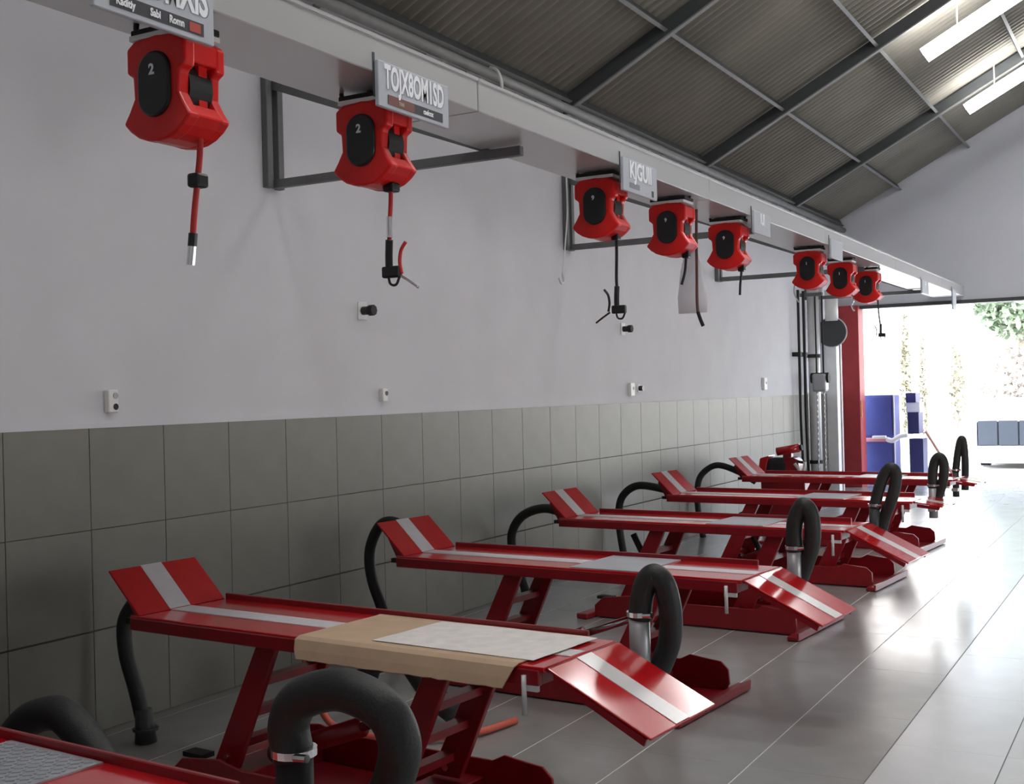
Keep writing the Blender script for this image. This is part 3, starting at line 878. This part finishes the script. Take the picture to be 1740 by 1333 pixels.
for (xa, ya, xb, za, lab) in ((1.02, 2.85, 1.70, 0.62, 'thick black hose hump behind the tread plate table'),
                              (1.02, 5.02, 1.45, 0.36, 'black hose hump on the floor behind the cardboard table')):
    wall_hose([(xa, ya, 0.05), (xa + 0.06, ya, za * 0.7), (xa + 0.26, ya, za - 0.06), (xa + 0.5 * (xb - xa) + 0.08, ya, za * 0.80), (xb, ya, za * 0.38), (xb + 0.12, ya, 0.06)], 0.06, lab)
for (x0, y0, z0, lab) in ((1.16, 8.25, 0.56, 'short black hose end slanting under the middle table'),
                          (1.30, 10.35, 0.52, 'short black hose end slanting under the fourth full table')):
    wall_hose([(x0, y0, z0), (x0 + 0.06, y0, z0 - 0.12), (x0 + 0.13, y0, z0 - 0.26), (x0 + 0.22, y0, 0.04)], 0.025, lab)
tag(obj('air_line', tb([(0.98, 4.5, 0.62), (1.02, 4.52, 0.5), (1.06, 4.54, 0.30), (1.16, 4.56, 0.08), (1.38, 4.58, 0.035), (1.6, 4.66, 0.03), (1.78, 4.85, 0.025), (1.85, 5.15, 0.02)], 0.017, 8), 'orange_hose', smooth=True),
    'orange air line curling onto the floor under the cardboard table', 'hose')
bm = tb([(1.26, 5.20, 0.02), (1.30, 5.20, 0.20), (1.36, 5.20, 0.40)], 0.012, 8)
bc = tag(obj('air_coupling', bm, 'galvanised', smooth=True), 'brass tipped air coupling standing by the black hose hump', 'coupling')
obj('brass_tip', cyl(bmesh.new(), (1.345, 5.20, 0.37), (1.39, 5.20, 0.42), 0.026, 10), 'brass', bc)
bm = bmesh.new()
bar(bm, (0.78, 4.42, 0.006), (0.70, 4.48, 0.006), 0.03, 0.008)
tag(obj('metal_scrap', bm, 'black_matte'), 'small dark strip lying on the floor near the wall', 'scrap')

# ------------------------------------------------------------------ fittings on the wall
def socket(y, z, w, h, label, double=False, d=0.035):
    t = thing('wall_socket', (0, y, z), label, 'socket', 'sockets above the tiles')
    obj('box', bx(0, d, -w / 2, w / 2, -h / 2, h / 2), 'socket_white', t, bevel=0.004)
    for k in ((-1, 1) if double else (0,)):
        cz = (0.028 * k) if double else 0.012
        obj('outlet', cyl(bmesh.new(), (d - 0.002, 0.012, cz), (d + 0.003, 0.012, cz), 0.016, 14), 'black_plastic' if k < 1 else 'grey_cuff', t)
    return t
socket(4.31, 1.645, 0.065, 0.115, 'white double wall socket nearest the camera', True, 0.035)
socket(6.69, 1.645, 0.06, 0.09, 'white wall socket second from the camera')
socket(10.93, 1.645, 0.10, 0.13, 'white wall socket in the middle of the wall')
v = thing('pipe_stub', (0, 11.15, 1.655), 'small black pipe stub beside the middle socket', 'pipe stub')
obj('stub', cyl(bmesh.new(), (0, 0, 0), (0.05, 0, 0), 0.026, 12), 'black_plastic', v)
obj('rose', cyl(bmesh.new(), (0, 0, 0), (0.008, 0, 0), 0.04, 14), 'socket_white', v)
socket(15.32, 1.68, 0.13, 0.16, 'white wall socket nearest the doorway')
def wall_valve(y, z, label):
    t = thing('wall_valve', (0, y, z), label, 'valve', 'black valves on the upper wall')
    obj('back_plate', bx(0, 0.008, -0.05, 0.05, -0.06, 0.06), 'socket_white', t, bevel=0.002)
    obj('body', cyl(bmesh.new(), (0.006, 0.0, 0.0), (0.06, 0.0, 0.0), 0.028, 14), 'black_plastic', t)
    obj('knob', cyl(bmesh.new(), (0.06, 0.0, 0.0), (0.10, 0.0, 0.0), 0.036, 8), 'black_matte', t)
wall_valve(6.49, 2.21, 'black valve knob on the wall below the second reel')
wall_valve(10.79, 2.24, 'black valve knob on the wall below the third reel gun')
bm = tb([(0.10, 9.42, 3.55), (0.10, 9.42, 3.2), (0.10, 9.36, 2.9), (0.10, 9.30, 2.66)], 0.007, 6)
hk = tag(obj('hook_cord', bm, 'galvanised', smooth=True), 'thin grey cord with a hook hanging left of the second bracket', 'cord')
obj('hook', tb([(0.10, 9.30, 2.66), (0.10, 9.32, 2.60), (0.10, 9.27, 2.58), (0.10, 9.23, 2.62)], 0.010, 6), 'galvanised', hk, smooth=True)

# white bag and straps hanging between the fourth and fifth reels
bg = thing('hanging_bag', (1.60, 8.45, 2.20), 'white plastic bag hanging behind the fourth and fifth reels', 'bag')
bm = bmesh.new()
pro = [(0.015, 0.56), (0.05, 0.46), (0.085, 0.32), (0.115, 0.12), (0.11, 0.0)]
n = 12
rings = []
for w_, z_ in pro[::-1]:
    rings.append([bm.verts.new((w_ * math.cos(2 * math.pi * k / n), 0.03 * math.sin(2 * math.pi * k / n) + 0.008 * math.sin(5 * k), z_)) for k in range(n)])
for A, B in zip(rings, rings[1:]):
    for k in range(n):
        bm.faces.new((A[k], A[(k + 1) % n], B[(k + 1) % n], B[k]))
bm.faces.new(rings[0][::-1])
bm.faces.new(rings[-1])
obj('bag', bm, 'bag_plastic', bg, smooth=True)
obj('handle', tb([(0, 0, 0.54), (0.01, 0, 0.65), (0.0, 0, 0.757)], 0.008, 6), 'white_cloth', bg)
st = tag(obj('hanging_strap', tb([(1.68, 8.36, 2.955), (1.675, 8.36, 2.75), (1.67, 8.36, 2.45), (1.67, 8.36, 2.22), (1.70, 8.36, 2.11)], 0.011, 8), 'brown_strap', smooth=True),
         'dark brown strap hanging in front of the white bag', 'strap')
obj('strap_end', tb([(1.672, 8.36, 2.20), (1.688, 8.36, 2.15), (1.71, 8.36, 2.095)], 0.014, 8), 'black_matte', st, smooth=True)

# ------------------------------------------------------------------ conduits and hoist by the doorway
cd = thing('conduit', (0.11, 17.45, 0), 'pale vertical conduit on the wall left of the red column', 'conduit', 'vertical pipes by the doorway')
obj('pipe', cyl(bmesh.new(), (0, 0, 0), (0, 0, 3.05), 0.085, 18), 'galvanised', cd, smooth=True)
for z in (0.5, 2.05):
    obj('clip', cyl(bmesh.new(), (0, 0, z), (0, 0, z + 0.05), 0.098, 18), 'black_matte', cd)
for yy, lab in ((16.75, 'thin black cable left of the pale conduit, nearest the wall socket'), (17.02, 'thin black cable running just left of the pale conduit')):
    cbl = thing('wall_cable', (0.06, yy, 1.7), lab, 'cable', 'black cables by the conduit')
    obj('cable', tb([(0.06, 0, -1.68), (0.03, 0, -0.6), (0.03, 0, 0.0), (0.03, 0, 0.6), (0.03, 0, 1.3)], 0.020, 8), 'black_matte', cbl, smooth=True)
    obj('clip', bx(-0.06, 0.06, -0.05, 0.05, 0.36, 0.42), 'black_matte', cbl)
hs = thing('chain_hoist', (0.26, 17.2, 1.55), 'grey chain hoist block hanging before the pale conduit', 'hoist')
obj('block', bx(-0.10, 0.10, -0.09, 0.09, 0.0, 0.26), 'grey_cuff', hs, bevel=0.03, seg=2)
obj('wall_arm', bx(-0.259, 0.06, -0.03, 0.03, 1.38, 1.43), 'bracket_steel', hs)
obj('wheel', cyl(bmesh.new(), (-0.13, 0, 0.20), (0.13, 0, 0.20), 0.075, 14), 'black_matte', hs)
for dx in (-0.05, 0.05):
    bm = bmesh.new()
    for k in range(34):
        z = -0.04 * k
        mt = Matrix.Translation((dx, 0, z)) @ Matrix.Rotation(math.pi / 2 * (k % 2), 4, 'Z')
        box(bm, -0.012, 0.012, -0.004, 0.004, -0.026, 0.026, mt)
    obj('chain', bm, 'galvanised', hs)
    obj('fall', tb([(dx, 0, 0.25), (dx, 0, 1.42)], 0.012, 8, smooth_path=False), 'black_matte', hs)
obj('hook', tb([(0.05, 0, -1.30), (0.07, 0, -1.36), (0.03, 0, -1.42), (-0.02, 0, -1.36)], 0.018, 8), 'galvanised', hs, smooth=True)
gd = thing('shutter_guide', (0.14, 18.42, 0), 'bright metal shutter guide with a dark winding wheel, left of the red column', 'shutter guide')
obj('channel', bx(-0.08, 0.08, -0.09, 0.09, 0, 3.1), 'galvanised', gd, bevel=0.006)
obj('rail', bx(0.08, 0.10, 0.12, 0.16, 0, 2.6), 'galvanised', gd)
obj('rail', bx(-0.10, -0.06, 0.13, 0.19, 0, 2.6), 'socket_white', gd)
wl = obj('winding_wheel', cyl(bmesh.new(), (0.02, -0.06, 2.45), (0.02, -0.13, 2.45), 0.22, 28), 'dark_cuff', gd)
obj('rim', tb([(0.02 + 0.225 * math.cos(a * math.pi / 12), -0.095, 2.45 + 0.225 * math.sin(a * math.pi / 12)) for a in range(25)], 0.012, 6, 2), 'galvanised', wl, smooth=True)
obj('drum', cyl(bmesh.new(), (0.03, -0.12, 2.62), (0.03, -0.12, 3.0), 0.10, 18), 'socket_white', gd, smooth=True)

# red motor unit behind the farthest table
mu = thing('motor_unit', (0.70, 13.85, 0), 'red motor unit with black body behind the farthest table', 'motor unit')
obj('stand', bx(-0.26, 0.26, -0.15, 0.15, 0.0, 0.60), 'red_frame_shaded', mu, bevel=0.01)
obj('body', bx(-0.22, 0.06, -0.13, 0.13, 0.60, 0.80), 'black_matte', mu, bevel=0.06, seg=3)
obj('guard', pr([(-0.30, 0.60), (-0.22, 0.60), (-0.16, 0.83), (-0.27, 0.80)], 'y', -0.14, 0.14), 'red_paint', mu, bevel=0.01)
obj('gear_case', cyl(bmesh.new(), (0.08, -0.12, 0.70), (0.08, 0.12, 0.70), 0.11, 18), 'red_frame_shaded', mu)
hd = obj('cylinder', cyl(bmesh.new(), (-0.10, 0, 0.87), (0.17, 0, 0.915), 0.05, 16), 'red_paint', mu, smooth=True)
obj('end_cap', cyl(bmesh.new(), (0.165, 0, 0.914), (0.20, 0, 0.92), 0.036, 14), 'black_matte', hd)
obj('neck', bx(-0.02, 0.08, -0.04, 0.04, 0.78, 0.90), 'red_frame_shaded', mu)
obj('bent_pipe', tb([(0.10, -0.10, 0.80), (0.18, -0.10, 0.76), (0.26, -0.10, 0.75)], 0.016, 8), 'black_matte', mu, smooth=True)
obj('bent_pipe', tb([(0.14, -0.12, 0.74), (0.19, -0.12, 0.66), (0.16, -0.12, 0.60)], 0.020, 8), 'galvanised', mu, smooth=True)
obj('bent_pipe', tb([(0.26, -0.12, 0.76), (0.25, -0.12, 0.68), (0.21, -0.12, 0.60)], 0.020, 8), 'galvanised', mu, smooth=True)

# ------------------------------------------------------------------ outside the doorway
tag(obj('yard_ground', bx(-40, 60, YF + 0.02, 110, -0.15, -0.01), 'yard'), kind='structure')
tag(obj('yard_ground', bx(XR + 0.2, 60, -40, YF + 0.02, -0.15, -0.01), 'yard'), kind='structure')
bc = thing('blue_cabinet', (0.46, 20.3, 0), 'tall blue metal cabinet standing just outside the red column', 'cabinet')
obj('body', bx(-0.30, 0.24, -0.25, 0.25, 0.0, 1.46), 'blue_paint', bc, bevel=0.01)
obj('door', bx(-0.27, 0.21, -0.265, -0.25, 0.80, 1.43), 'blue_paint', bc, bevel=0.004)
obj('door', bx(-0.27, 0.21, -0.265, -0.25, 0.05, 0.70), 'blue_paint', bc, bevel=0.004)
obj('edge_trim', bx(0.236, 0.252, -0.262, -0.23, 0.0, 1.46), 'white_stripe', bc)
rk = thing('dark_blue_bin', (0.90, 20.75, 0), 'narrow navy storage bins stacked right of the blue cabinet', 'bin')
obj('bin', bx(-0.10, 0.06, -0.2, 0.2, 1.32, 1.48), 'navy_paint', rk)
obj('bin', bx(-0.08, 0.10, -0.2, 0.2, 0.80, 1.16), 'navy_paint', rk)
obj('bin', bx(-0.06, 0.16, -0.2, 0.2, 0.0, 0.72), 'navy_paint', rk)
obj('frame', bx(-0.10, 0.12, -0.19, 0.19, 1.155, 1.325), 'truck_white', rk)
rg = thing('rag_shelf', (0.50, 19.93, 0.70), 'pink and white cloth draped across the front of the blue cabinet', 'cloth')
obj('cloth', bx(-0.34, 0.12, -0.03, 0.095, 0.0, 0.06), 'pink_rag', rg, bevel=0.015, seg=2)
obj('fold', bx(-0.12, 0.10, -0.045, 0.03, 0.05, 0.10), 'white_cloth', rg, bevel=0.015, seg=2)
obj('tail', tb([(0.10, 0, 0.04), (0.2, 0.0, 0.02), (0.30, 0.02, 0.08), (0.42, 0.05, 0.11)], 0.04, 8), 'white_cloth', rg, smooth=True)
tag(obj('leaning_pole', tb([(1.62, 20.4, 0.0), (1.05, 20.9, 0.82)], 0.022, 8, smooth_path=False), 'wood_pole'), 'reddish pole leaning beside the blue cabinet', 'pole')

# white house wall and its eaves line
hw = thing('white_house', (-4.2, 30, 0), 'white house wall beyond the doorway on the left', 'house')
obj('wall', bx(-8, 3.1, 0, 6, 0, 6.0), 'house_white', hw)
obj('roof', pr([(-0.4, 5.9), (6.4, 5.9), (3, 8.2)], 'x', -8.3, 3.5), 'house_white', hw)
obj('gutter', bx(-8.3, 3.5, -0.5, -0.35, 5.85, 6.0), 'steel_dark', hw)

def foliage(parent, material, blobs, count, size, name='foliage'):
    bm = bmesh.new()
    for k in range(count):
        cx, cyy, cz, rx, ry, rz = random.choice(blobs)
        while True:
            u = Vector((random.uniform(-1, 1), random.uniform(-1, 1), random.uniform(-1, 1)))
            if u.length <= 1: break
        p = Vector((cx + u.x * rx, cyy + u.y * ry, cz + u.z * rz))
        s = size * random.uniform(0.6, 1.4)
        q = Matrix.Rotation(random.uniform(0, 6.28), 4, Vector((random.uniform(-1, 1), random.uniform(-1, 1), random.uniform(-1, 1))).normalized())
        vv = [bm.verts.new(p + (q @ Vector(c)) * s) for c in ((-1, -0.5, 0), (0, -0.6, 0.1), (1, 0, 0), (0, 0.6, 0.1), (-1, 0.5, 0))]
        bm.faces.new(vv)
    return tag(obj(name, bm, material, parent), kind='stuff')

def tree(x, y, h, r, material, label, trunk_r=0.12, size=0.14, count=900, zc=0.62):
    t = thing('tree', (x, y, 0), label, 'tree', 'trees beyond the yard')
    obj('trunk', tb([(0, 0, 0), (0.08, 0, h * 0.3), (-0.05, 0.05, h * 0.6), (0.03, 0, h * 0.9)], lambda u: trunk_r * (1 - 0.6 * u), 8), 'bark', t, smooth=True)
    foliage(t, material, [(0, 0, h * zc, r, r, h * (1 - zc) * 1.05)], count, size)
    return t
tree(-0.78, 28.9, 3.4, 0.13, 'leaf_pale', 'slim pale tree at the corner of the white house', 0.10, 0.045, 900, 0.55)
tree(-0.38, 28.9, 3.1, 0.12, 'leaf_pale', 'slim pale tree second from the white house', 0.06, 0.045, 520, 0.52)
tree(0.30, 29.4, 2.6, 0.22, 'leaf_pale', 'pale trunked tree left of the grey trailer', 0.13, 0.05, 420, 0.6)
tree(-0.2, 48.0, 8.0, 1.9, 'leaf', 'large green tree in the upper right beyond the doorway', 0.3, 0.13, 5200, 0.70)
tree(6.0, 52.0, 9.0, 3.0, 'leaf', 'large green tree farthest right beyond the doorway', 0.35, 0.2, 2600, 0.66)
hg = thing('hedge', (5.2, 44, 0), 'pale pinkish hedge across the back of the yard', 'hedge')
foliage(hg, 'leaf_pink', [(x, 0, 1.7, 1.6, 0.9, 1.4) for x in range(-5, 10, 1)], 9000, 0.11)
obj('stem', bx(-6, 10, -0.4, 0.4, 0.0, 0.6), 'bark', hg)
bw = tag(obj('boundary_wall', bx(-2, 30, 41.5, 41.8, 0, 1.1), 'house_white'), kind='structure')

# low grey trailer in the yard
tl = thing('trailer', (1.42, 24.0, 0), 'low blue grey trailer with white skirt parked in the yard', 'trailer')
for k in range(4):
    obj('side_panel', bx(0.02 + 0.36 * k + (0.01 if k else 0), 0.36 + 0.36 * k, 0.0, 0.05, 0.44, 0.90), 'truck_grey', tl, bevel=0.006)
obj('body', bx(0.0, 1.5, 0.05, 3.0, 0.40, 0.88), 'truck_grey', tl)
obj('skirt', bx(0.0, 1.5, 0.03, 3.0, 0.10, 0.43), 'truck_white', tl, bevel=0.01)
obj('corner_post', bx(-0.06, 0.0, -0.01, 0.06, 0.0, 0.95), 'truck_white', tl)
for yy in (0.9, 2.1):
    obj('wheel', cyl(bmesh.new(), (-0.05, yy, 0.22), (0.12, yy, 0.22), 0.22, 20), 'black_matte', tl)
